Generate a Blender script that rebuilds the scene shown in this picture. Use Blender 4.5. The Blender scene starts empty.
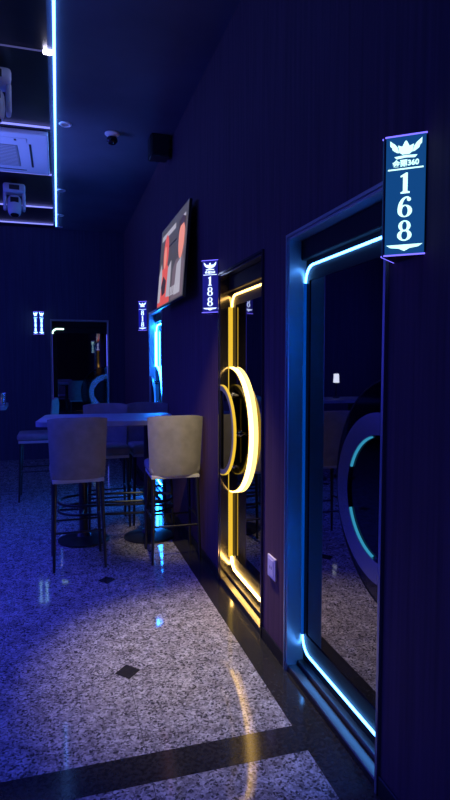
import bpy, bmesh, math, random
from math import pi, sin, cos, radians as R
from mathutils import Vector, Matrix

random.seed(7)
scn = bpy.context.scene
col = scn.collection

# ------------------------------------------------------------------ helpers
def new_obj(name, bm, mats, parent=None, loc=None, smooth=False):
    me = bpy.data.meshes.new(name)
    bmesh.ops.recalc_face_normals(bm, faces=bm.faces[:])
    bm.to_mesh(me)
    bm.free()
    if not isinstance(mats, (list, tuple)):
        mats = [mats]
    for m in mats:
        me.materials.append(m)
    if smooth:
        for p in me.polygons:
            p.use_smooth = True
        try:
            me.set_sharp_from_angle(angle=R(40))
        except Exception:
            pass
    o = bpy.data.objects.new(name, me)
    col.objects.link(o)
    if parent:
        o.parent = parent
    if loc:
        o.location = loc
    return o

def empty(name, loc=(0, 0, 0), rz=0.0):
    o = bpy.data.objects.new(name, None)
    o.empty_display_size = 0.1
    col.objects.link(o)
    o.location = loc
    o.rotation_euler = (0, 0, rz)
    return o

def tag(o, label=None, cat=None, group=None, kind=None):
    if label: o['label'] = label
    if cat: o['category'] = cat
    if group: o['group'] = group
    if kind: o['kind'] = kind
    return o

def copy_tree(o, parent=None):
    c = o.copy()
    col.objects.link(c)
    if parent:
        c.parent = parent
    for ch in list(o.children):
        copy_tree(ch, c)
    return c

def NB():
    return bmesh.new()

def box(bm, x0, x1, y0, y1, z0, z1, mat=0, bev=0.0, seg=2):
    vs = [bm.verts.new(p) for p in ((x0, y0, z0), (x1, y0, z0), (x1, y1, z0), (x0, y1, z0),
                                    (x0, y0, z1), (x1, y0, z1), (x1, y1, z1), (x0, y1, z1))]
    fs = [bm.faces.new([vs[i] for i in f]) for f in
          ((0, 3, 2, 1), (4, 5, 6, 7), (0, 1, 5, 4), (1, 2, 6, 5), (2, 3, 7, 6), (3, 0, 4, 7))]
    for f in fs:
        f.material_index = mat
    if bev > 0:
        es = list({e for f in fs for e in f.edges})
        r = bmesh.ops.bevel(bm, geom=es, offset=bev, segments=seg, affect='EDGES', profile=0.5)
        for f in r['faces']:
            f.material_index = mat

def ring_between(bm, a, b, mat=0, closed=True):
    n = len(a)
    for i in range(n if closed else n - 1):
        j = (i + 1) % n
        bm.faces.new((a[i], a[j], b[j], b[i])).material_index = mat

def rod(bm, p, q, r1, r2=None, n=12, mat=0, caps=True):
    r2 = r1 if r2 is None else r2
    p, q = Vector(p), Vector(q)
    d = (q - p).normalized()
    u = d.orthogonal().normalized()
    v = d.cross(u)
    a = [bm.verts.new(p + (u * cos(2 * pi * i / n) + v * sin(2 * pi * i / n)) * r1) for i in range(n)]
    b = [bm.verts.new(q + (u * cos(2 * pi * i / n) + v * sin(2 * pi * i / n)) * r2) for i in range(n)]
    ring_between(bm, a, b, mat)
    if caps:
        bm.faces.new(a[::-1]).material_index = mat
        bm.faces.new(b).material_index = mat

def tube(bm, pts, r, n=8, closed=False, mat=0, radii=None):
    pts = [Vector(p) for p in pts]
    m = len(pts)
    rings = []
    up = None
    for i, p in enumerate(pts):
        if closed:
            d = (pts[(i + 1) % m] - pts[i - 1]).normalized()
        else:
            d = (pts[min(i + 1, m - 1)] - pts[max(i - 1, 0)]).normalized()
        if up is None:
            up = d.orthogonal().normalized()
        u = (up - d * up.dot(d)).normalized()
        up = u
        v = d.cross(u)
        rr = radii[i] if radii else r
        rings.append([bm.verts.new(p + (u * cos(2 * pi * k / n) + v * sin(2 * pi * k / n)) * rr) for k in range(n)])
    for i in range(m if closed else m - 1):
        ring_between(bm, rings[i], rings[(i + 1) % m], mat)
    if not closed:
        bm.faces.new(rings[0][::-1]).material_index = mat
        bm.faces.new(rings[-1]).material_index = mat

def lathe(bm, prof, n=32, c=(0, 0, 0), mat=0):
    c = Vector(c)
    rings = []
    for r, z in prof:
        rings.append([bm.verts.new(c + Vector((max(r, 1e-4) * cos(2 * pi * i / n), max(r, 1e-4) * sin(2 * pi * i / n), z))) for i in range(n)])
    for a, b in zip(rings, rings[1:]):
        ring_between(bm, a, b, mat)
    bm.faces.new(rings[0][::-1]).material_index = mat
    bm.faces.new(rings[-1]).material_index = mat

def prism(bm, poly, f, h0, h1, mat=0):
    """extrude a 2D polygon; f(a,b,h) -> 3D point"""
    a = [bm.verts.new(f(x, y, h0)) for x, y in poly]
    b = [bm.verts.new(f(x, y, h1)) for x, y in poly]
    ring_between(bm, a, b, mat)
    bm.faces.new(a[::-1]).material_index = mat
    bm.faces.new(b).material_index = mat

def band(bm, inner, outer, f, h0, h1, closed=True, mat=0):
    """flat ring between two 2D polylines of the same length, extruded"""
    L = [[bm.verts.new(f(x, y, h)) for x, y in pl] for pl in (inner, outer) for h in (h0, h1)]
    i0, i1, o0, o1 = L
    ring_between(bm, i0, o0, mat, closed)
    ring_between(bm, i1, o1, mat, closed)
    ring_between(bm, i0, i1, mat, closed)
    ring_between(bm, o0, o1, mat, closed)
    if not closed:
        for k in (0, -1):
            bm.faces.new((i0[k], o0[k], o1[k], i1[k])).material_index = mat

def arc(cx, cy, r, a0, a1, n, ry=None):
    ry = r if ry is None else ry
    return [(cx + r * cos(a0 + (a1 - a0) * i / n), cy + ry * sin(a0 + (a1 - a0) * i / n)) for i in range(n + 1)]

def rrect(x0, x1, y0, y1, r, n=6):
    return (arc(x1 - r, y0 + r, r, -pi / 2, 0, n) + arc(x1 - r, y1 - r, r, 0, pi / 2, n)
            + arc(x0 + r, y1 - r, r, pi / 2, pi, n) + arc(x0 + r, y0 + r, r, pi, 1.5 * pi, n))

# ------------------------------------------------------------------ materials
def mat(name, base=(.5, .5, .5), rough=.5, metal=0.0, spec=.5, emit=None, es=0.0, coat=0.0, noise=0.0, nscale=8.0, bump=0.0, nstretch=None):
    m = bpy.data.materials.new(name)
    m.use_nodes = True
    nt = m.node_tree
    b = nt.nodes['Principled BSDF']
    b.inputs['Base Color'].default_value = (*base, 1)
    b.inputs['Roughness'].default_value = rough
    b.inputs['Metallic'].default_value = metal
    b.inputs['Specular IOR Level'].default_value = spec
    b.inputs['Coat Weight'].default_value = coat
    if emit:
        b.inputs['Emission Color'].default_value = (*emit, 1)
        b.inputs['Emission Strength'].default_value = es
    if noise or bump:
        tc = nt.nodes.new('ShaderNodeTexCoord')
        mp = nt.nodes.new('ShaderNodeMapping')
        if nstretch:
            mp.inputs['Scale'].default_value = nstretch
        nz = nt.nodes.new('ShaderNodeTexNoise')
        nz.inputs['Scale'].default_value = nscale
        nz.inputs['Detail'].default_value = 4
        nt.links.new(tc.outputs['Object'], mp.inputs['Vector'])
        nt.links.new(mp.outputs['Vector'], nz.inputs['Vector'])
        if noise:
            rp = nt.nodes.new('ShaderNodeValToRGB')
            rp.color_ramp.elements[0].position = .3
            rp.color_ramp.elements[1].position = .7
            rp.color_ramp.elements[0].color = (*[c * (1 - noise) for c in base], 1)
            rp.color_ramp.elements[1].color = (*[min(1, c * (1 + noise)) for c in base], 1)
            nt.links.new(nz.outputs['Fac'], rp.inputs['Fac'])
            nt.links.new(rp.outputs['Color'], b.inputs['Base Color'])
        if bump:
            bp = nt.nodes.new('ShaderNodeBump')
            bp.inputs['Strength'].default_value = bump
            bp.inputs['Distance'].default_value = .01
            nt.links.new(nz.outputs['Fac'], bp.inputs['Height'])
            nt.links.new(bp.outputs['Normal'], b.inputs['Normal'])
    return m

def glow(name, c, s):
    return mat(name, base=(.02, .02, .02), rough=.4, emit=c, es=s)

def granite():
    m = bpy.data.materials.new('polished_granite')
    m.use_nodes = True
    nt = m.node_tree
    N, L = nt.nodes, nt.links
    b = N['Principled BSDF']
    tc = N.new('ShaderNodeTexCoord')
    v = N.new('ShaderNodeTexVoronoi'); v.inputs['Scale'].default_value = 120
    wob = N.new('ShaderNodeTexNoise'); wob.inputs['Scale'].default_value = 60; wob.inputs['Detail'].default_value = 3
    mx = N.new('ShaderNodeMixRGB'); mx.blend_type = 'ADD'; mx.inputs['Fac'].default_value = .02
    L.new(tc.outputs['Object'], wob.inputs['Vector'])
    L.new(tc.outputs['Object'], mx.inputs['Color1'])
    L.new(wob.outputs['Color'], mx.inputs['Color2'])
    L.new(mx.outputs['Color'], v.inputs['Vector'])
    sep = N.new('ShaderNodeSeparateColor')
    L.new(v.outputs['Color'], sep.inputs['Color'])
    rp = N.new('ShaderNodeValToRGB')
    rp.color_ramp.interpolation = 'CONSTANT'
    els = rp.color_ramp.elements
    els[0].position = 0; els[0].color = (.07, .068, .068, 1)
    els[1].position = .15; els[1].color = (.19, .185, .18, 1)
    for p, c in ((.34, .30), (.58, .42), (.82, .54)):
        e = els.new(p); e.color = (c, c * .97, c * .93, 1)
    L.new(sep.outputs['Red'], rp.inputs['Fac'])
    n2 = N.new('ShaderNodeTexNoise'); n2.inputs['Scale'].default_value = 14; n2.inputs['Detail'].default_value = 5
    L.new(tc.outputs['Object'], n2.inputs['Vector'])
    r2 = N.new('ShaderNodeValToRGB')
    r2.color_ramp.elements[0].position = .35; r2.color_ramp.elements[0].color = (.62, .6, .6, 1)
    r2.color_ramp.elements[1].position = .65; r2.color_ramp.elements[1].color = (1, 1, 1, 1)
    L.new(n2.outputs['Fac'], r2.inputs['Fac'])
    mu = N.new('ShaderNodeMixRGB'); mu.blend_type = 'MULTIPLY'; mu.inputs['Fac'].default_value = 1
    L.new(rp.outputs['Color'], mu.inputs['Color1']); L.new(r2.outputs['Color'], mu.inputs['Color2'])
    L.new(mu.outputs['Color'], b.inputs['Base Color'])
    b.inputs['Roughness'].default_value = .06
    b.inputs['Specular IOR Level'].default_value = .4
    return m

M = {}
M['granite'] = granite()
M['black_granite'] = mat('black_granite', (.026, .025, .023), .12, noise=.5, nscale=60)
M['grout'] = mat('grout', (.05, .05, .05), .7)
M['wall'] = mat('dark_wallpaper', (.11, .055, .075), .75, noise=.22, nscale=3, nstretch=(14, 14, .5), spec=.2)
M['back_wall'] = mat('dark_back_wallpaper', (.06, .055, .10), .8, noise=.15, nscale=3, nstretch=(14, 14, .5), spec=.2)
M['ceiling'] = mat('matte_ceiling_paint', (.10, .12, .16), .85, noise=.12, nscale=2, spec=.2)
M['black_ceiling'] = mat('black_ceiling_panel', (.012, .012, .018), .35, noise=.3, nscale=5)
M['skirting'] = mat('black_skirting', (.015, .014, .016), .3)
M['chrome'] = mat('dark_polished_steel', (.38, .38, .41), .3, .6)
M['smoked_steel'] = mat('smoked_polished_steel', (.26, .25, .25), .14, .95)
M['sill'] = mat('polished_sill_steel', (.12, .12, .125), .3, .9)
M['black_gloss'] = mat('black_gloss', (.006, .006, .009), .12)
M['black_steel'] = mat('black_steel', (.009, .009, .011), .4, 0.0, spec=.12)
M['mirror'] = mat('dark_mirror_glass', (.27, .25, .28), .015, 1.0)
M['disc'] = mat('black_half_moon_glass', (.05, .045, .06), .06, 1.0)
M['ring'] = mat('brushed_steel_ring', (.40, .39, .42), .24, 1.0)
M['smoke'] = mat('smoked_glass', (.03, .03, .045), .04, 1.0)
M['black_metal'] = mat('black_painted_metal', (.012, .012, .014), .35)
M['fabric'] = mat('grey_velvet', (.25, .24, .235), .85, noise=.12, nscale=14, bump=.25, spec=.25)
M['steel_trim'] = mat('pale_seat_edging', (.5, .5, .5), .5)
M['table_top'] = mat('dark_satin_tabletop', (.26, .28, .34), .38, noise=.2, nscale=6)
M['white_plastic'] = mat('white_plastic', (.75, .75, .78), .4)
M['grey_plastic'] = mat('grey_plastic', (.33, .32, .30), .55)
M['dark_plastic'] = mat('dark_plastic', (.02, .02, .025), .35)
M['black_glass'] = mat('black_lens', (.008, .008, .01), .05)
M['socket'] = mat('pale_socket_plastic', (.8, .72, .82), .4)
M['silver'] = mat('bright_steel', (.7, .7, .72), .15, 1.0)

LED = {
    'amber': glow('amber_led', (1.0, .58, .14), 7),
    'amber_low': glow('amber_low_led', (1.0, .58, .14), 30),
    'amber_side': glow('amber_side_led', (1.0, .58, .10), 2.2),
    'amber_arc': glow('amber_arc_led', (1.0, .60, .15), 8),
    'amber_dim': glow('amber_channel_and_rim_glint', (1.0, .62, .04), .9),
    'cyan': glow('cyan_led', (.085, .35, 1.0), 10),
    'cyan_dim': glow('blue_light_channel', (.0, .13, .9), .35),
    'blue_side': glow('blue_side_led', (.0, .15, 1.0), 130),
    'cyan_glint': glow('cyan_ring_glint', (.05, .45, .75), .6),
    'ice': glow('ice_blue_led', (.012, .20, 1.0), 110),
    'ice_side': glow('ice_side_led', (.012, .16, 1.0), 25),
    'ice_arc': glow('ice_blue_arc_led', (.012, .20, 1.0), 60),
    'pale': glow('pale_green_led', (.55, .95, .8), 3),
    'violet': glow('violet_led', (.10, .12, 1.0), 1.6),
    'violet_dim': glow('dim_violet_led_and_glint', (.08, .08, .8), .35),
    'ceiling_main': glow('ceiling_led', (.10, .28, 1.0), 9),
    'ceiling_cross': glow('ceiling_cross_led', (.22, .24, 1.0), 1.5),
    'ceiling_faint': glow('ceiling_faint_led', (.2, .2, .7), .28),
    'white_hot': glow('white_led', (.75, .7, 1.0), 18),
    'lamp': glow('lamp_glow', (.75, .85, 1.0), 3),
}

# ------------------------------------------------------------------ setting
WX, YB, CZ = 1.05, 9.35, 3.6          # right wall plane, back wall plane, ceiling height
XL, YF = -4.0, -2.5
DH = 2.09
doors = {  # name: (centre Y, width, handle side)
    'door_1': (2.085, .83, 'R'),
    'door_2': (3.262, .835, 'L'),
    'door_3': (6.295, .83, 'L'),
}
BDX, BDW = .345, .88                   # back wall door

def fl(x, y, h): return (x, y, h)
bm = NB()
box(bm, XL, 1.35, YF, YB + .3, -.1, 0, 0)
def slab(x0, x1, y0, y1, h, m): box(bm, x0, x1, y0, y1, -.001, h, m)
slab(.906, 1.35, YF, YB, .0006, 1)                      # black border along the doors
slab(XL, .906, 1.935, 2.09, .0006, 1)                   # black stripe across the room
tile = .6065
for k in range(0, 9):
    x = .906 - tile * k
    if k:
        slab(x - .0015, x + .0015, YF, YB, .0002, 2)
for k in range(1, 13):
    y = 2.09 + tile * k
    slab(XL, .906, y - .0015, y + .0015, .0002, 2)
for k in range(1, 8):
    y = 1.935 - tile * k
    slab(XL, .906, y - .0015, y + .0015, .0002, 2)
for i in range(-3, 1):
    for j in range(0, 6):
        cx, cy = .30 + i * tile * 2, 2.70 + j * tile * 2.02
        prism(bm, [(cx - .062, cy), (cx, cy - .068), (cx + .062, cy), (cx, cy + .068)], fl, -.001, .0009, 1)
tag(new_obj('floor', bm, [M['granite'], M['black_granite'], M['grout']]), kind='structure')

bm = NB()
edges = [YF]
for n in ('door_1', 'door_2', 'door_3'):
    c, w, _ = doors[n]
    edges += [c - w / 2, c + w / 2]
edges += [YB + .3]
for i in range(0, len(edges), 2):
    box(bm, WX, WX + .3, edges[i], edges[i + 1], 0, CZ)
for i in range(1, len(edges) - 1, 2):
    box(bm, WX, WX + .3, edges[i], edges[i + 1], DH, CZ)
    box(bm, WX + .24, WX + .3, edges[i], edges[i + 1], 0, DH)
tag(new_obj('wall_right', bm, M['wall']), kind='structure')
bm = NB()
for i in range(0, len(edges), 2):
    y1 = min(edges[i + 1], YB)
    box(bm, WX - .008, WX, edges[i], y1, 0, .07, bev=.003, seg=1)
tag(new_obj('baseboard_right', bm, M['skirting']), kind='structure')

bm = NB()
box(bm, XL, BDX - BDW / 2, YB, YB + .3, 0, CZ)
box(bm, BDX + BDW / 2, WX, YB, YB + .3, 0, CZ)
box(bm, BDX - BDW / 2, BDX + BDW / 2, YB, YB + .3, DH + .1, CZ)
box(bm, BDX - BDW / 2, BDX + BDW / 2, YB + .24, YB + .3, 0, DH + .1)
tag(new_obj('wall_back', bm, M['back_wall']), kind='structure')
bm = NB(); box(bm, XL - .2, XL, YF, YB + .3, 0, CZ)
tag(new_obj('wall_left', bm, M['wall']), kind='structure')
bm = NB(); box(bm, XL - .2, WX + .3, YF - .2, YF, 0, CZ)
tag(new_obj('wall_front', bm, M['wall']), kind='structure')
bm = NB()
box(bm, -.03, WX + .3, YF, YB + .3, CZ, CZ + .1, 0)
box(bm, XL, -.03, YF, YB + .3, CZ, CZ + .1, 1)
tag(new_obj('ceiling', bm, [M['ceiling'], M['black_ceiling']]), kind='structure')

# ------------------------------------------------------------------ doors
def make_door(name, loc, rz, W, H, side, led, label):
    """local x to the viewer's right, y into the wall, z up"""
    root = empty(name, loc, rz)
    tag(root, label, 'door', kind='structure')
    h = W / 2
    fm = lambda x, z, y: (x, y, z)
    # outer casing: jamb linings, head, sill
    bm = NB()
    t = .014
    box(bm, -h, -h + t, -.006, .205, 0, H, bev=.003, seg=1)
    box(bm, h - t, h, -.006, .205, 0, H, bev=.003, seg=1)
    box(bm, -h + t, h - t, -.006, .205, H - t, H, bev=.003, seg=1)
    # face architrave, a thin polished lip round the opening
    band(bm, [(-h, 0), (-h, H), (h, H), (h, 0)], [(-h - .012, 0), (-h - .012, H + .012), (h + .012, H + .012), (h + .012, 0)],
         fm, -.012, 0, closed=False)
    new_obj('door_casing', bm, M[led.get('casing', 'chrome')], root)
    # lintel box and sill step inside the casing
    bm = NB()
    box(bm, -h + t, h - t, .055, .205, H - .105, H - t, bev=.004, seg=1)
    new_obj('lintel', bm, M['black_steel'], root)
    bm = NB()
    box(bm, -h + t, h - t, .0, .05, 0, .03, bev=.004, seg=1)
    box(bm, -h + t, h - t, .05, .205, 0, .05, bev=.004, seg=1)
    new_obj('sill', bm, M['sill'], root)
    # mirror leaf in a black frame
    bm = NB()
    x0, x1, z0, z1 = -h + t, h - t, .05, H - .105
    gx0, gx1, gz0, gz1 = x0 + led.get('stile', .072), x1 - .05, .185, H - .20
    band(bm, rrect(gx0, gx1, gz0, gz1, .006, 3), rrect(x0, x1, z0, z1, .004, 3), fm, .083, .14)
    lf = new_obj('door_leaf', bm, M['black_steel'], root)
    bm = NB()
    box(bm, gx0 - .005, gx1 + .005, .088, .13, gz0 - .005, gz1 + .005)
    new_obj('mirror_panel', bm, M['mirror'], lf)
    # light strips
    a0, a1, c0, c1, rr = -h + t + .006, h - t - .006, .10, H - .135, .075
    yl = .077
    r = .0075
    P = lambda pl: [(x, yl, z) for x, z in pl]
    def strip(pl, mname, rad=r):
        b = NB(); tube(b, P(pl), rad, 8)
        return new_obj('led_strip', b, LED[mname], root)
    if led.get('top'):
        strip(arc(a0 + rr, c1 - rr, rr, pi, pi / 2, 6) + arc(a1 - rr, c1 - rr, rr, pi / 2, 0, 6), led['top'], led.get('r', r))
    if led.get('bottom'):
        strip(arc(a0 + rr, c0 + rr, rr, pi, 1.5 * pi, 6) + arc(a1 - rr, c0 + rr, rr, -pi / 2, 0, 6), led['bottom'], led.get('r', r))
    if led.get('corner'):
        strip(arc(a0 + rr, c1 - rr, rr, pi, pi / 2, 6) + [(a0 + rr + .10, c1)], led['corner'], .012)
    sides = {'L': a0, 'R': a1}
    for s in 'LR':
        if led.get(s):
            wv = led.get('w', .016)
            b = NB()
            xs = (-h + t, -h + t + .006) if s == 'L' else (h - t - .006, h - t)
            box(b, xs[0], xs[1], .083 - 2 * wv, .083, c0 + rr, c1 - rr, bev=.002, seg=1)
            new_obj('light_channel', b, LED[led[s]], root)
    # half-moon pull handle
    hx = (-h + t + .002) if side == 'L' else (h - t - .002)
    A0, A1 = (-pi / 2, pi / 2) if side == 'L' else (pi / 2, 1.5 * pi)
    cz = led.get('hz', 1.056)
    bm = NB()
    prism(bm, arc(hx, cz, .415, A0, A1, 40), fm, .056, .0865)
    hd = new_obj('half_moon_handle', bm, M['disc'], root)
    if led.get('arc'):
        bm = NB()
        band(bm, arc(hx, cz, .417, A0, A1, 48), arc(hx, cz, .425, A0, A1, 48), fm, .060, .087, closed=False)
        new_obj('led_or_glint_arc', bm, LED[led['arc']], hd)
    else:
        bm = NB()
        band(bm, arc(hx, cz, .415, A0, A1, 48), arc(hx, cz, .422, A0, A1, 48), fm, .055, .087, closed=False)
        new_obj('steel_rim', bm, M['black_steel'], hd)
    sg = 1 if side == 'L' else -1
    for dz, dx in ((.23, .09), (0, .24), (-.23, .09)):
        bm = NB()
        rod(bm, (hx + sg * dx, .012, cz + dz), (hx + sg * dx, .057, cz + dz), .016, n=16)
        rod(bm, (hx + sg * dx, .048, cz + dz), (hx + sg * dx, .0565, cz + dz), .026, n=16)
        new_obj('standoff', bm, M['silver'], hd, smooth=True)
    inner = .222 if led.get('ring') else .268
    bm = NB()
    band(bm, arc(hx, cz, inner, A0, A1, 40), arc(hx, cz, .300, A0, A1, 40), fm, -.004, .014, closed=False)
    new_obj('front_ring', bm, M['ring'] if led.get('ring') else M['chrome'], hd)
    bm = NB()
    prism(bm, arc(hx, cz, inner + .002, A0, A1, 40), fm, .006, .013)
    new_obj('front_plate', bm, M['smoke'], hd)
    if led.get('ring'):  # LED reflections inside the ring, put in as glowing arcs
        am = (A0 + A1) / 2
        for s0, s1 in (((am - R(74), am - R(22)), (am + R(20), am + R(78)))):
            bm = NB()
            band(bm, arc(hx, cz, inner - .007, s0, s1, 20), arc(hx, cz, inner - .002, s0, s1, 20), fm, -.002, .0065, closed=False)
            new_obj('led_or_glint_arc', bm, LED[led['ring']], hd)
    if led.get('rim'):  # reflection of the lit arc in the rim, put in as emission
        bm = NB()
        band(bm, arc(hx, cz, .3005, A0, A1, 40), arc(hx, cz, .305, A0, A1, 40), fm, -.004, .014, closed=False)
        new_obj('rim_glint', bm, LED[led['rim']], hd)
    return root

c, w, s = doors['door_1']
make_door('door_1', (WX, c, 0), -pi / 2, w, DH, s,
          dict(top='cyan', bottom='cyan', L='cyan_dim', R='blue_side', w=.007, ring='cyan_glint', r=.0058, stile=.034, hz=1.035),
          'nearest recessed mirror door with cyan light strips and steel half-ring handle')
c, w, s = doors['door_2']
make_door('door_2', (WX, c, 0), -pi / 2, w, DH, s,
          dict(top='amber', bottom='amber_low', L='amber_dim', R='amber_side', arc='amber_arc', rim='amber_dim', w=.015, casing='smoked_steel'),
          'recessed mirror door with glowing amber half-moon handle and gold edges')
c, w, s = doors['door_3']
make_door('door_3', (WX, c, 0), -pi / 2, w, DH, s,
          dict(top='ice', bottom='ice', L='ice', R='ice_side', arc='ice_arc', w=.013),
          'door glowing bright ice blue under the television screen')
make_door('door_4', (BDX, YB, 0), 0, BDW, DH + .1, 'R',
          dict(corner='pale', R='violet', L='violet_dim', ring='violet_dim', w=.012, hz=1.04),
          'mirror door in the back wall with a grey half-ring handle')

# ------------------------------------------------------------------ number signs
def digit(ch, f, bm, cx, cz, h, t=.0015):
    w = h * .62
    if ch == '1':
        poly = [(-.30, -.5), (.30, -.5), (.30, -.43), (.15, -.40), (.15, .5), (.04, .5), (-.32, .36), (-.32, .30), (-.15, .31), (-.15, -.40), (-.30, -.43)]
        prism(bm, [(cx + x * h * .72, cz + z * h) for x, z in poly], f, 0, t)
    elif ch == '8':
        for (zc, a, b, ia, ib) in ((.23, .29, .27, .115, .215), (-.23, .345, .27, .15, .215)):
            band(bm, arc(cx, cz + zc * h, ia * h, 0, 2 * pi, 24, ib * h)[:-1], arc(cx, cz + zc * h, a * h, 0, 2 * pi, 24, b * h)[:-1], f, 0, t)
    elif ch == '6':
        band(bm, arc(cx, cz - .2 * h, .14 * h, 0, 2 * pi, 24, .25 * h)[:-1], arc(cx, cz - .2 * h, .345 * h, 0, 2 * pi, 24, .30 * h)[:-1], f, 0, t)
        a = arc(cx + .09 * h, cz - .13 * h, .435 * h, R(78), R(185), 14, .63 * h)
        b = arc(cx + .09 * h, cz - .13 * h, .235 * h, R(72), R(185), 14, .56 * h)
        band(bm, b, a, f, 0, t, closed=False)
        prism(bm, arc(cx + .19 * h, cz + .36 * h, .095 * h, 0, 2 * pi, 14)[:-1], f, 0, t)

def text_mesh(body, size):
    cu = bpy.data.curves.new('lettering', 'FONT')
    cu.body = body
    cu.size = size
    cu.align_x = 'CENTER'
    cu.offset = size * .03
    cu.extrude = .0006
    ob = bpy.data.objects.new('lettering', cu)
    col.objects.link(ob)
    bpy.context.view_layer.update()
    me = bpy.data.meshes.new_from_object(ob.evaluated_get(bpy.context.evaluated_depsgraph_get()))
    bpy.data.objects.remove(ob)
    me.materials.clear()
    return me

LETTER = text_mesh('会丽360', .0215)

def make_sign(loc, rz, num, face_c, face_s, ink_c, ink_s, label, text=True):
    root = empty('room_number_sign', loc, rz)
    tag(root, label, 'sign', group='room number signs')
    D, B, z0, z1 = .095, .080, 1.825, 2.178
    tri = [(-B, -.001), (B, -.001), (.004, -D), (-.004, -D)]
    bm = NB()
    prism(bm, tri, lambda x, y, z: (x, y, z), z0, z1)
    new_obj('sign_body', bm, M['dark_plastic'], root)
    fmat = mat('sign_face_' + num, (.01, .01, .02), .9, spec=0, emit=face_c, es=face_s)
    imat = glow('sign_ink_' + num, ink_c, ink_s)
    emat = glow('sign_edge_' + num, (.16, .13, 1.0), 2.0)
    for sg in (1, -1):
        P0 = Vector((sg * .004, -D)); P1 = Vector((sg * B, -.001))
        if sg < 0:
            P0, P1 = P1, P0                     # a runs to the reader's right
        ax = (P1 - P0); Wd = ax.length; ax.normalize()
        nrm = Vector((ax.y, -ax.x))
        if nrm.y > 0: nrm = -nrm
        def f(a, b, hgt, P0=P0, ax=ax, nrm=nrm):
            q = P0 + ax * a + nrm * hgt
            return (q.x, q.y, b)
        bm = NB()
        prism(bm, [(.004, z0 + .004), (Wd - .004, z0 + .004), (Wd - .004, z1 - .004), (.004, z1 - .004)], f, .0003, .0022)
        fp = new_obj('face_panel', bm, fmat, root)
        for end in (z0, z1 - .004):
            bm = NB()
            prism(bm, [(.001, end), (Wd - .001, end), (Wd - .001, end + .004), (.001, end + .004)], f, .0, .004)
            new_obj('lit_edge', bm, emat, root)
        g = lambda a, b, hgt, f=f: f(a, b, .0025 + hgt)
        cx = Wd / 2
        H = z1 - z0
        # winged crown emblem
        bm = NB()
        ez = z1 - .040
        f0 = g
        g = lambda a, b, hgt, f0=f0, cx=cx, ez=ez: f0(cx + (a - cx) * .86, ez + (b - ez) * .86, hgt)
        prism(bm, [(cx - .022, ez - .012), (cx - .012, ez - .02), (cx + .012, ez - .02), (cx + .022, ez - .012), (cx + .026, ez + .012),
                   (cx + .012, ez + .006), (cx + .004, ez + .022), (cx, ez + .026), (cx - .004, ez + .022), (cx - .012, ez + .006), (cx - .026, ez + .012)], g, 0, .0015)
        for q in (1, -1):
            prism(bm, [(cx + q * x, ez + z) for x, z in ((.022, -.014), (.030, -.012), (.044, -.002), (.046, .006), (.052, .012), (.053, .03), (.046, .024), (.036, .016), (.028, .006))], g, 0, .0012)
        prism(bm, [(cx - .038, ez - .026), (cx, ez - .023), (cx + .038, ez - .026), (cx + .03, ez - .034), (cx, ez - .031), (cx - .03, ez - .034)], g, 0, .0012)
        new_obj('crown_emblem', bm, imat, fp)
        g = f0
        if text:
            me = LETTER.copy()
            me.materials.append(imat)
            lo = bpy.data.objects.new('lettering', me)
            col.objects.link(lo)
            lo.parent = fp
            q = f(cx, z1 - .0905, .004)
            X = Vector((ax.x, ax.y, 0)); Z = Vector((0, 0, 1)); Nn = Vector((nrm.x, nrm.y, 0))
            mm = Matrix((X, Z, Nn)).transposed().to_4x4()
            mm.translation = q
            lo.matrix_local = mm
        bm = NB()
        prism(bm, [(.01, z1 - .101), (Wd - .01, z1 - .101), (Wd - .01, z1 - .097), (.01, z1 - .097)], g, 0, .001)
        new_obj('rule_line', bm, imat, fp)
        for k, ch in enumerate(num):
            bm = NB()
            digit(ch, g, bm, cx, z1 - .141 - k * .0695, .060)
            new_obj('numeral', bm, imat, fp)
        bm = NB()
        bz = z0 + .026
        prism(bm, [(cx - .052, bz + .006), (cx + .052, bz + .006), (cx + .040, bz - .002), (cx + .016, bz - .005), (cx, bz - .013), (cx - .016, bz - .005), (cx - .040, bz - .002)], g, 0, .001)
        new_obj('wing_ornament', bm, imat, fp)
    return root

make_sign((WX, 1.543, 0), -pi / 2, '168', (.006, .062, .23), 1.0, (.55, 1.0, .95), 1.6,
          'large teal lit sign numbered 168, on the wall above the nearest door')
make_sign((WX, 3.80, .025), -pi / 2, '188', (.012, .012, .22), 1.0, (.55, .68, 1.0), 2.0,
          'dark blue lit sign numbered 188, beside the amber door')
make_sign((WX, 7.00, .085), -pi / 2, '818', (.008, .01, .30), 1.0, (.45, .65, 1.0), 2.6,
          'small lit sign numbered 818, beside the ice blue door under the television', text=False)
make_sign((-.278, YB, .135), 0, '888', (.006, .008, .32), 1.0, (.35, .75, 1.0), 5.0,
          'small two-faced lit sign on the back wall left of the mirror door', text=False)

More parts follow.
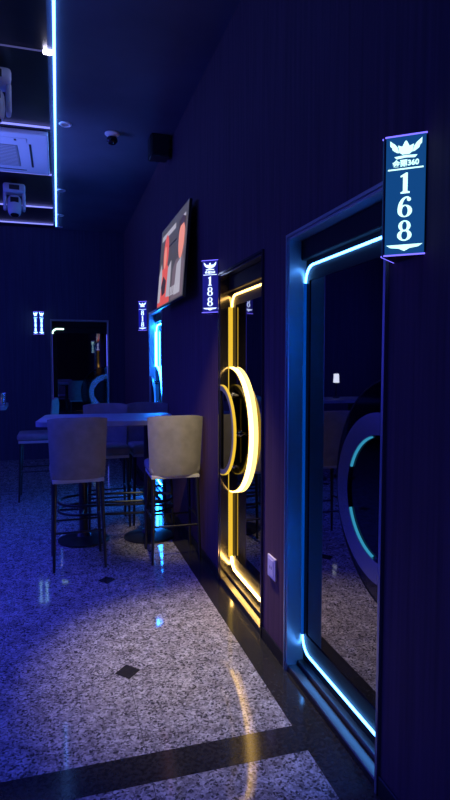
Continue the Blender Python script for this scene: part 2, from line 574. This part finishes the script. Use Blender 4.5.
# ------------------------------------------------------------------ television
def make_tv():
    L, Ht, T = 1.18, .75, .022
    root = empty('television', (.955, 4.885, 2.39), -pi / 2)
    tag(root, 'flat screen television showing two performers, high on the right wall', 'television')
    tilt = Matrix.Rotation(R(-4.6), 4, 'X')
    def T3(p): return tilt @ Vector(p)
    f = lambda x, z, y: T3((x, y, z))
    def flat(name, poly, y0, y1, m, par):
        bm = NB(); prism(bm, poly, f, y0, y1); return new_obj(name, bm, m, par)
    h, k = L / 2, Ht / 2
    flat('tv_body', rrect(-h, h, -k, k, .008, 3), 0, T, M['dark_plastic'], root)
    scr = flat('screen', [(-h + .008, -k + .012), (h - .008, -k + .012), (h - .008, k - .008), (-h + .008, k - .008)], -.0015, .001,
               glow('screen_grey', (.075, .07, .085), 1.0), root)
    red = glow('screen_red', (.70, .10, .09), 1.0); pink = glow('screen_skin', (.82, .28, .22), 1.0)
    dark = glow('screen_dark', (.05, .03, .04), 1.0); white = glow('screen_white', (.42, .40, .48), 1.0)
    grey = glow('screen_suit', (.16, .12, .15), 1.0)
    def X(u): return -h + u * L
    def Z(v): return k - v * Ht
    def pg(pts): return [(X(u), Z(v)) for u, v in pts]
    el = lambda u, v, a, b: [(X(u) + a * cos(2 * pi * i / 24), Z(v) + b * sin(2 * pi * i / 24)) for i in range(24)]
    def img(name, poly, y, m):
        flat(name, poly, -y - .001, -y, m, scr)
    img('body_image', pg([(.02, .97), (.03, .62), (.16, .52), (.38, .52), (.50, .66), (.52, .97)]), .0022, red)
    img('head_image', el(.28, .36, .115, .17), .0034, red)
    for q in ([(.03, .92), (.04, .58), (.12, .44), (.17, .60), (.13, .92)], [(.39, .90), (.41, .56), (.52, .50), (.53, .90)],
              [(.70, .93), (.74, .60), (.88, .56), (.90, .93)]):
        img('white_clothes_image', pg(q), .0046, white)
    img('suit_image', pg([(.58, .97), (.60, .62), (.70, .54), (.92, .54), (.98, .64), (.98, .97)]), .0034, grey)
    img('face_image', el(.85, .34, .11, .17), .0058, pink)
    img('face_image', el(.26, .40, .06, .10), .0046, pink)
    img('dark_collar_image', pg([(.16, .74), (.24, .62), (.36, .70), (.34, .84), (.22, .86)]), .0058, dark)
    img('hair_image', pg([(.74, .28), (.76, .15), (.85, .11), (.95, .16), (.97, .30), (.91, .21), (.80, .21)]), .0070, dark)
    img('title_bar', pg([(.07, .10), (.60, .10), (.60, .16), (.07, .16)]), .0024, white)
    img('corner_mark', pg([(.84, .11), (.93, .11), (.93, .15), (.84, .15)]), .0024, white)
    bm = NB()
    for i in range(6):
        u = .50 + i * .062
        prism(bm, pg([(u, .82), (u + .045, .82), (u + .04, .90), (u + .005, .90)]), f, -.0082, -.0073)
    prism(bm, pg([(.50, .905), (.86, .905), (.86, .915), (.50, .915)]), f, -.0082, -.0073)
    for i in range(6):
        u = .50 + i * .062
        prism(bm, pg([(u + .01, .90), (u + .03, .90), (u + .03, .91), (u + .01, .91)]), f, -.0082, -.0073)
    new_obj('caption_lettering', bm, white, scr)
    bm = NB()
    box(bm, -.2, .2, T - .012, .094, -.16, .16, bev=.006)
    new_obj('wall_bracket', bm, M['black_metal'], root)
make_tv()

# ------------------------------------------------------------------ bar furniture
def make_stool():
    root = empty('bar_stool')
    # seat
    bm = NB()
    box(bm, -.195, .195, -.17, .20, .665, .745, bev=.03, seg=3)
    new_obj('seat', bm, M['fabric'], root, smooth=True)
    bm = NB()
    box(bm, -.183, .183, -.178, .185, .640, .668, bev=.004, seg=1)
    new_obj('seat_frame', bm, M['steel_trim'], root)
    # curved backrest
    bm = NB()
    nu, nv = 16, 8
    grids = []
    for side in (0, 1):
        g = []
        for j in range(nv + 1):
            v = j / nv
            hw = .192 + .018 * v
            row = []
            for i in range(nu + 1):
                u = -1 + 2 * i / nu
                th = .026 * (1 - .75 * abs(u) ** 6) * (1 - .6 * (abs(2 * v - 1)) ** 8)
                yc = -.195 - .03 * v + .055 * u * u
                zt = .668 + v * (.452 - .016 * abs(u) ** 4)
                row.append(bm.verts.new((u * hw, yc + (th if side else -th), zt)))
            g.append(row)
        grids.append(g)
    for g in grids:
        for j in range(nv):
            for i in range(nu):
                bm.faces.new((g[j][i], g[j][i + 1], g[j + 1][i + 1], g[j + 1][i]))
    a, b = grids
    for i in range(nu):
        bm.faces.new((a[0][i], a[0][i + 1], b[0][i + 1], b[0][i]))
        bm.faces.new((a[nv][i], a[nv][i + 1], b[nv][i + 1], b[nv][i]))
    for j in range(nv):
        bm.faces.new((a[j][0], a[j + 1][0], b[j + 1][0], b[j][0]))
        bm.faces.new((a[j][nu], a[j + 1][nu], b[j + 1][nu], b[j][nu]))
    new_obj('backrest', bm, M['fabric'], root, smooth=True)
    ft = {}
    for sx in (-1, 1):
        for sy in (-1, 1):
            top = (sx * .165, sy * .16, .65); bot = (sx * .183, sy * .19, 0)
            bm = NB(); rod(bm, bot, top, .010, .017, 12)
            new_obj('leg', bm, M['black_metal'], root, smooth=True)
            k = .30 / .65
            ft[sx, sy] = Vector(bot).lerp(Vector(top), k)
    for p, q, dz in (((-1, -1), (1, -1), -.02), ((-1, 1), (1, 1), -.02), ((-1, -1), (-1, 1), .03), ((1, -1), (1, 1), .03)):
        bm = NB()
        d = Vector((0, 0, dz))
        rod(bm, ft[p] + d, ft[q] + d, .008, n=10)
        new_obj('stretcher', bm, M['black_metal'], root, smooth=True)
    return root

proto = make_stool()
stools = [
    (.122, 4.365, R(2), 'dark blue shaded bar stool, left one at the near side of the bar table', 'bar stools around the bar table'),
    (.838, 4.32, R(-1), 'pale grey bar stool next to the wall, its back lit yellowish by the amber door', 'bar stools around the bar table'),
    (.43, 5.375, R(180), 'bar stool behind the bar table, its back below the mirror door', 'bar stools around the bar table'),
    (.835, 5.40, R(180), 'bar stool behind the bar table, closest to the ice blue door', 'bar stools around the bar table'),
    (-.24, 6.62, R(90), 'bar stool seen side-on beside the dark table at the far left', 'bar stools at the dark table'),
]
for i, (x, y, rz, lab, grp) in enumerate(stools):
    o = proto if i == 0 else copy_tree(proto)
    o.location = (x, y, 0)
    o.rotation_euler = (0, 0, rz)
    tag(o, lab, 'stool', grp)

def make_bar_table(loc, rz, L, D, label, px):
    root = empty('bar_table', loc, rz)
    tag(root, label, 'table')
    bm = NB()
    prism(bm, rrect(-L / 2, L / 2, -D / 2, D / 2, .07, 6), fl, 1.012, 1.05)
    new_obj('tabletop', bm, M['table_top'], root)
    for x in px:
        bm = NB()
        lathe(bm, [(.20, 0), (.215, .004), (.213, .016), (.17, .028), (.06, .045), (.045, .07)], 36, (x, 0, 0))
        b = new_obj('pedestal_base', bm, M['black_metal'], root, smooth=True)
        bm = NB(); rod(bm, (x, 0, .05), (x, 0, 1.0), .038, n=24)
        rod(bm, (x, 0, .985), (x, 0, 1.013), .14, n=24)
        new_obj('column', bm, M['black_metal'], root, smooth=True)
    x0, x1 = min(px), max(px)
    for z in (.27, .345):
        bm = NB()
        pts = arc(x1, 0, .205, -pi / 2, pi / 2, 16) + arc(x0, 0, .205, pi / 2, 1.5 * pi, 16)
        tube(bm, [(a, b, z) for a, b in pts], .011, 8, closed=True)
        if z < .3:
            for x in px:
                rod(bm, (x, -.205, z), (x, .205, z), .009, n=8)
                rod(bm, (x - .2 if x == x0 else x + .2, 0, z), (x, 0, z), .009, n=8)
        new_obj('foot_rail', bm, M['black_metal'], root, smooth=True)
    return root

make_bar_table((.40, 4.87, 0), R(-6), 1.10, .70, 'long dark bar table with blue sheen, on two round pedestals', (-.215, .335))
make_bar_table((-1.15, 6.70, 0), R(2), 1.20, .70, 'dark bar table in shade at the far left, with a metal cup on it', (-.28, .28))

# cup and lamp on the dark table
bm = NB()
lathe(bm, [(.035, 0), (.046, .004), (.056, .06), (.06, .11), (.062, .135), (.057, .135), (.053, .06), (.04, .012)], 28)
o = new_obj('metal_cup', bm, M['silver'], None, (-.60, 6.56, 1.05), smooth=True)
tag(o, 'small shiny metal cup standing on the dark table at the far left', 'cup')
lp = empty('table_lamp', (-1.30, 6.86, 1.05))
tag(lp, 'small glowing lamp on the dark table, seen reflected in the nearest mirror door', 'lamp')
bm = NB(); lathe(bm, [(.045, 0), (.045, .012), (.01, .02), (.008, .19), (.012, .2)], 20)
new_obj('lamp_base', bm, M['black_metal'], lp, smooth=True)
bm = NB(); lathe(bm, [(.036, .20), (.040, .205), (.034, .315), (.03, .32)], 20)
new_obj('lamp_shade', bm, LED['lamp'], lp, smooth=True)

# wall socket between the two near doors
sk = empty('wall_socket', (WX, 2.682, .45), -pi / 2)
tag(sk, 'pale wall socket low on the wall between the amber door and the nearest door', 'socket')
bm = NB(); box(bm, -.055, .055, -.012, 0, -.058, .058, bev=.005, seg=2)
new_obj('socket_plate', bm, M['socket'], sk)
bm = NB(); box(bm, -.034, .034, -.0145, -.011, -.045, .045, bev=.002, seg=1)
ins = new_obj('socket_insert', bm, M['socket'], sk)
for dx in (-.010, .010):
    bm = NB()
    box(bm, dx - .002, dx + .002, -.0155, -.0135, -.008, .008)
    new_obj('pin_hole', bm, M['dark_plastic'], ins)

# ------------------------------------------------------------------ ceiling fittings
def strip_thing(p, q, r, m, label, extra=None):
    bm = NB(); rod(bm, p, q, r, n=8)
    o = new_obj('led_strip', bm, m)
    tag(o, label, 'light strip', 'ceiling light strips')
    return o
zc = CZ - .012
strip_thing((.014, 1.2, zc), (.012, 9.10, zc), .009, LED['ceiling_main'], 'long bright cyan-white light strip running along the ceiling to the back wall')
crosses = [
    (5.39, 'ceiling_cross', 'violet light strip across the ceiling, on the near side of the air conditioner'),
    (6.69, 'ceiling_cross', 'violet light strip across the ceiling, on the far side of the air conditioner'),
    (8.07, 'ceiling_cross', 'violet light strip across the ceiling, just behind the farther moving head light'),
    (9.03, 'ceiling_cross', 'violet light strip across the ceiling, last one before the back wall'),
]
for y, m, lab in crosses:
    strip_thing((-3.2, y, zc), (-.03, y, zc), .0095, LED[m], lab)
o = strip_thing((-3.2, 4.08, zc), (-.055, 4.11, zc), .006, LED['ceiling_faint'], 'faint light string with a bright white end, nearest of the strips across the ceiling')
bm = NB(); box(bm, -.058, .0, 4.095, 4.125, zc - .014, zc + .008, bev=.005)
new_obj('white_lamp_end', bm, LED['white_hot'], o)

# ceiling cassette air conditioner
ac = empty('air_conditioner', (-.60, 6.05, CZ))
tag(ac, 'white square cassette air conditioner in the ceiling between two violet light strips', 'air conditioner')
bm = NB(); box(bm, -.55, .55, -.55, .55, -.05, -.001, bev=.012, seg=2)
new_obj('fascia', bm, M['white_plastic'], ac)
bm = NB(); box(bm, -.31, .27, -.27, .31, -.056, -.048, bev=.004, seg=1)
gr = new_obj('intake_grille', bm, M['grey_plastic'], ac)
bm = NB()
for k in range(14):
    y = -.25 + k * .04
    box(bm, -.29, .25, y, y + .006, -.0585, -.0555)
new_obj('grille_slats', bm, M['white_plastic'], gr)
for (x0, x1, y0, y1, m) in ((.375, .395, -.32, .32, 'dark_plastic'), (-.45, -.43, -.32, .32, 'dark_plastic'), (-.32, .32, .42, .44, 'dark_plastic')):
    bm = NB(); box(bm, x0, x1, y0, y1, -.0525, -.049)
    new_obj('air_outlet', bm, M[m], ac)
bm = NB(); box(bm, -.36, .36, -.46, -.36, -.056, -.049, bev=.003, seg=1)
new_obj('air_flap', bm, M['white_plastic'], ac)
bm = NB(); box(bm, .25, .27, -.44, -.40, -.058, -.055)
new_obj('indicator_panel', bm, M['dark_plastic'], ac)

# moving head stage lights
def make_moving_head():
    root = empty('moving_head_light')
    bm = NB()
    box(bm, -.03, .03, -.02, .02, -.03, 0)
    box(bm, -.09, .09, -.012, .012, -.045, -.03)
    new_obj('clamp', bm, M['black_metal'], root)
    bm = NB(); box(bm, -.12, .12, -.10, .10, -.145, -.045, bev=.028, seg=3)
    b = new_obj('base', bm, M['white_plastic'], root, smooth=True)
    bm = NB(); box(bm, -.055, .055, -.104, -.098, -.122, -.07, bev=.002, seg=1)
    new_obj('display_panel', bm, M['dark_plastic'], b)
    for s in (-1, 1):
        bm = NB()
        box(bm, s * .103 - .018, s * .103 + .018, -.055, .055, -.335, -.13, bev=.016, seg=3)
        new_obj('yoke_arm', bm, M['white_plastic'], root, smooth=True)
    bm = NB()
    # head tilted a little towards the room, lens pointing down
    prof = [(.03, .10), (.062, .095), (.078, .06), (.080, -.03), (.072, -.085), (.06, -.115), (.05, -.12)]
    lathe(bm, prof, 28)
    rot = Matrix.Translation((0, -.01, -.275)) @ Matrix.Rotation(R(-14), 4, 'X')
    bmesh.ops.transform(bm, matrix=rot, verts=bm.verts[:])
    hd = new_obj('lamp_head', bm, M['white_plastic'], root, smooth=True)
    bm = NB()
    lathe(bm, [(.047, -.1225), (.047, -.118)], 24)
    bmesh.ops.transform(bm, matrix=rot, verts=bm.verts[:])
    new_obj('lens', bm, M['black_glass'], hd)
    bm = NB()
    box(bm, -.045, .045, -.082, -.06, .0, .06, bev=.004, seg=1)
    bmesh.ops.transform(bm, matrix=rot, verts=bm.verts[:])
    new_obj('vent', bm, M['dark_plastic'], hd)
    return root
mh = make_moving_head()
mh.location = (-.405, 4.40, CZ); mh.rotation_euler = (0, 0, R(8))
tag(mh, 'white moving head light cut by the left photo edge, nearer than the air conditioner', 'stage light', 'moving head lights')
m2 = copy_tree(mh)
m2.location = (-.448, 7.07, CZ); m2.rotation_euler = (0, 0, R(4))
tag(m2, 'white moving head light hanging beyond the air conditioner', 'stage light', 'moving head lights')

# recessed ceiling discs beside the long strip
def disc_proto():
    root = empty('downlight')
    bm = NB()
    lathe(bm, [(.055, -.001), (.055, -.006), (.048, -.012), (.036, -.012), (.033, -.004)], 28)
    new_obj('trim_ring', bm, M['white_plastic'], root, smooth=True)
    bm = NB(); lathe(bm, [(.033, -.002), (.033, -.006)], 24)
    new_obj('lens', bm, M['grey_plastic'], root)
    return root
dp = disc_proto()
for i, (x, y, lab) in enumerate(((.10, 5.29, 'unlit white downlight level with the near edge of the air conditioner'),
                                 (.075, 7.27, 'unlit white downlight level with the farther moving head light'),
                                 (.065, 8.47, 'unlit white downlight, last but one before the back wall'),
                                 (.055, 9.18, 'unlit white downlight tight against the back wall'))):
    o = dp if i == 0 else copy_tree(dp)
    o.location = (x, y, CZ)
    tag(o, lab, 'downlight', 'ceiling downlights')

cam_ = empty('security_camera', (.51, 5.37, CZ))
tag(cam_, 'small dome security camera with black ball under white base, on the ceiling', 'camera')
bm = NB(); lathe(bm, [(.05, -.001), (.066, -.006), (.066, -.016), (.045, -.032), (.03, -.036)], 28)
new_obj('white_base', bm, M['white_plastic'], cam_, smooth=True)
bm = NB()
lathe(bm, [(.02, -.036), (.04, -.04), (.05, -.06), (.048, -.08), (.03, -.10), (.01, -.106)], 28)
new_obj('black_ball', bm, M['black_glass'], cam_, smooth=True)

sp = empty('loudspeaker', (WX, 5.35, CZ), -pi / 2)
tag(sp, 'small black loudspeaker mounted where the right wall meets the ceiling', 'loudspeaker')
bm = NB(); box(bm, -.09, .09, -.20, -.03, -.20, 0, bev=.012)
new_obj('cabinet', bm, M['dark_plastic'], sp)
bm = NB(); box(bm, -.078, .078, -.206, -.199, -.188, -.012, bev=.003, seg=1)
new_obj('speaker_grille', bm, M['black_metal'], sp)
bm = NB(); box(bm, -.03, .03, -.035, .002, -.18, -.1)
new_obj('wall_bracket', bm, M['black_metal'], sp)

# ------------------------------------------------------------------ lights
def area(name, loc, rot, sx, sy, power, c):
    l = bpy.data.lights.new(name, 'AREA')
    l.shape = 'RECTANGLE'; l.size = sx; l.size_y = sy; l.energy = power; l.color = c
    o = bpy.data.objects.new(name, l); col.objects.link(o)
    o.location = loc; o.rotation_euler = rot
    return o
# assumed blue fill light added under the ceiling at left, no fixture built
area('overhead_fill_light', (-1.3, 3.9, 3.45), (0, R(-4), 0), 1.2, 2.2, 60, (.035, .05, 1.0)).data.spread = R(110)
# added blue fill light by the left wall, out of the frame
area('left_fill_light', (-3.85, 6.3, 2.0), (0, R(-90), 0), 2.2, 4.5, 80, (.055, .06, 1.0))
# soft warm spots added to brighten the door side, no fixtures there
def spot(name, loc, aim, power, c, size, soft=.06):
    sl = bpy.data.lights.new(name, 'SPOT')
    sl.energy = power
    sl.color = c
    sl.spot_size = R(size)
    sl.spot_blend = 1.0
    sl.shadow_soft_size = soft
    so = bpy.data.objects.new(name, sl)
    col.objects.link(so)
    so.location = loc
    so.rotation_euler = (Vector(aim) - Vector(loc)).to_track_quat('-Z', 'Y').to_euler()
spot('warm_fill_spot', (.45, 4.2, 3.55), (.72, 2.75, 0), 560, (1.0, .83, .54), 30)
# blue spot added on the left to brighten air conditioner and moving heads
spot('fill_uplight', (-3.3, 5.2, 1.3), (-.75, 5.7, 3.6), 750, (.14, .22, 1.0), 34)
area('front_fill_light', (-3.85, .9, 1.6), (0, R(-90), 0), 1.4, 1.6, 25, (.03, .09, 1.0))  # blue fill added from the front left for the stool backs
spot('warm_fill_spot', (.55, 1.9, 3.5), (.90, 4.15, .80), 420, (1.0, .80, .40), 18)  # added to warm the back of the stool by the wall

w = bpy.data.worlds.new('dim_blue_world')
scn.world = w
w.use_nodes = True
w.node_tree.nodes['Background'].inputs['Color'].default_value = (.01, .012, .06, 1)
w.node_tree.nodes['Background'].inputs['Strength'].default_value = .2

# ------------------------------------------------------------------ camera
cd = bpy.data.cameras.new('camera')
cd.sensor_fit = 'VERTICAL'
cd.sensor_height = 36
cd.lens = 566 / 800 * 36
cd.clip_start = .02
co = bpy.data.objects.new('camera', cd)
col.objects.link(co)
co.location = (0, 0, 1.5)
co.rotation_euler = (R(90 - 3.639), 0, R(-16.41))
scn.camera = co

vs = scn.view_settings
scn.display_settings.display_device = 'sRGB'
vs.view_transform = 'Standard'
vs.look = 'None'
vs.exposure = 0
vs.gamma = 1
vs.use_curve_mapping = False
try:
    scn.cycles.use_denoising = True
    scn.cycles.denoiser = 'OPENIMAGEDENOISE'
    scn.cycles.sample_clamp_indirect = 6
    scn.cycles.max_bounces = 8
except Exception:
    pass
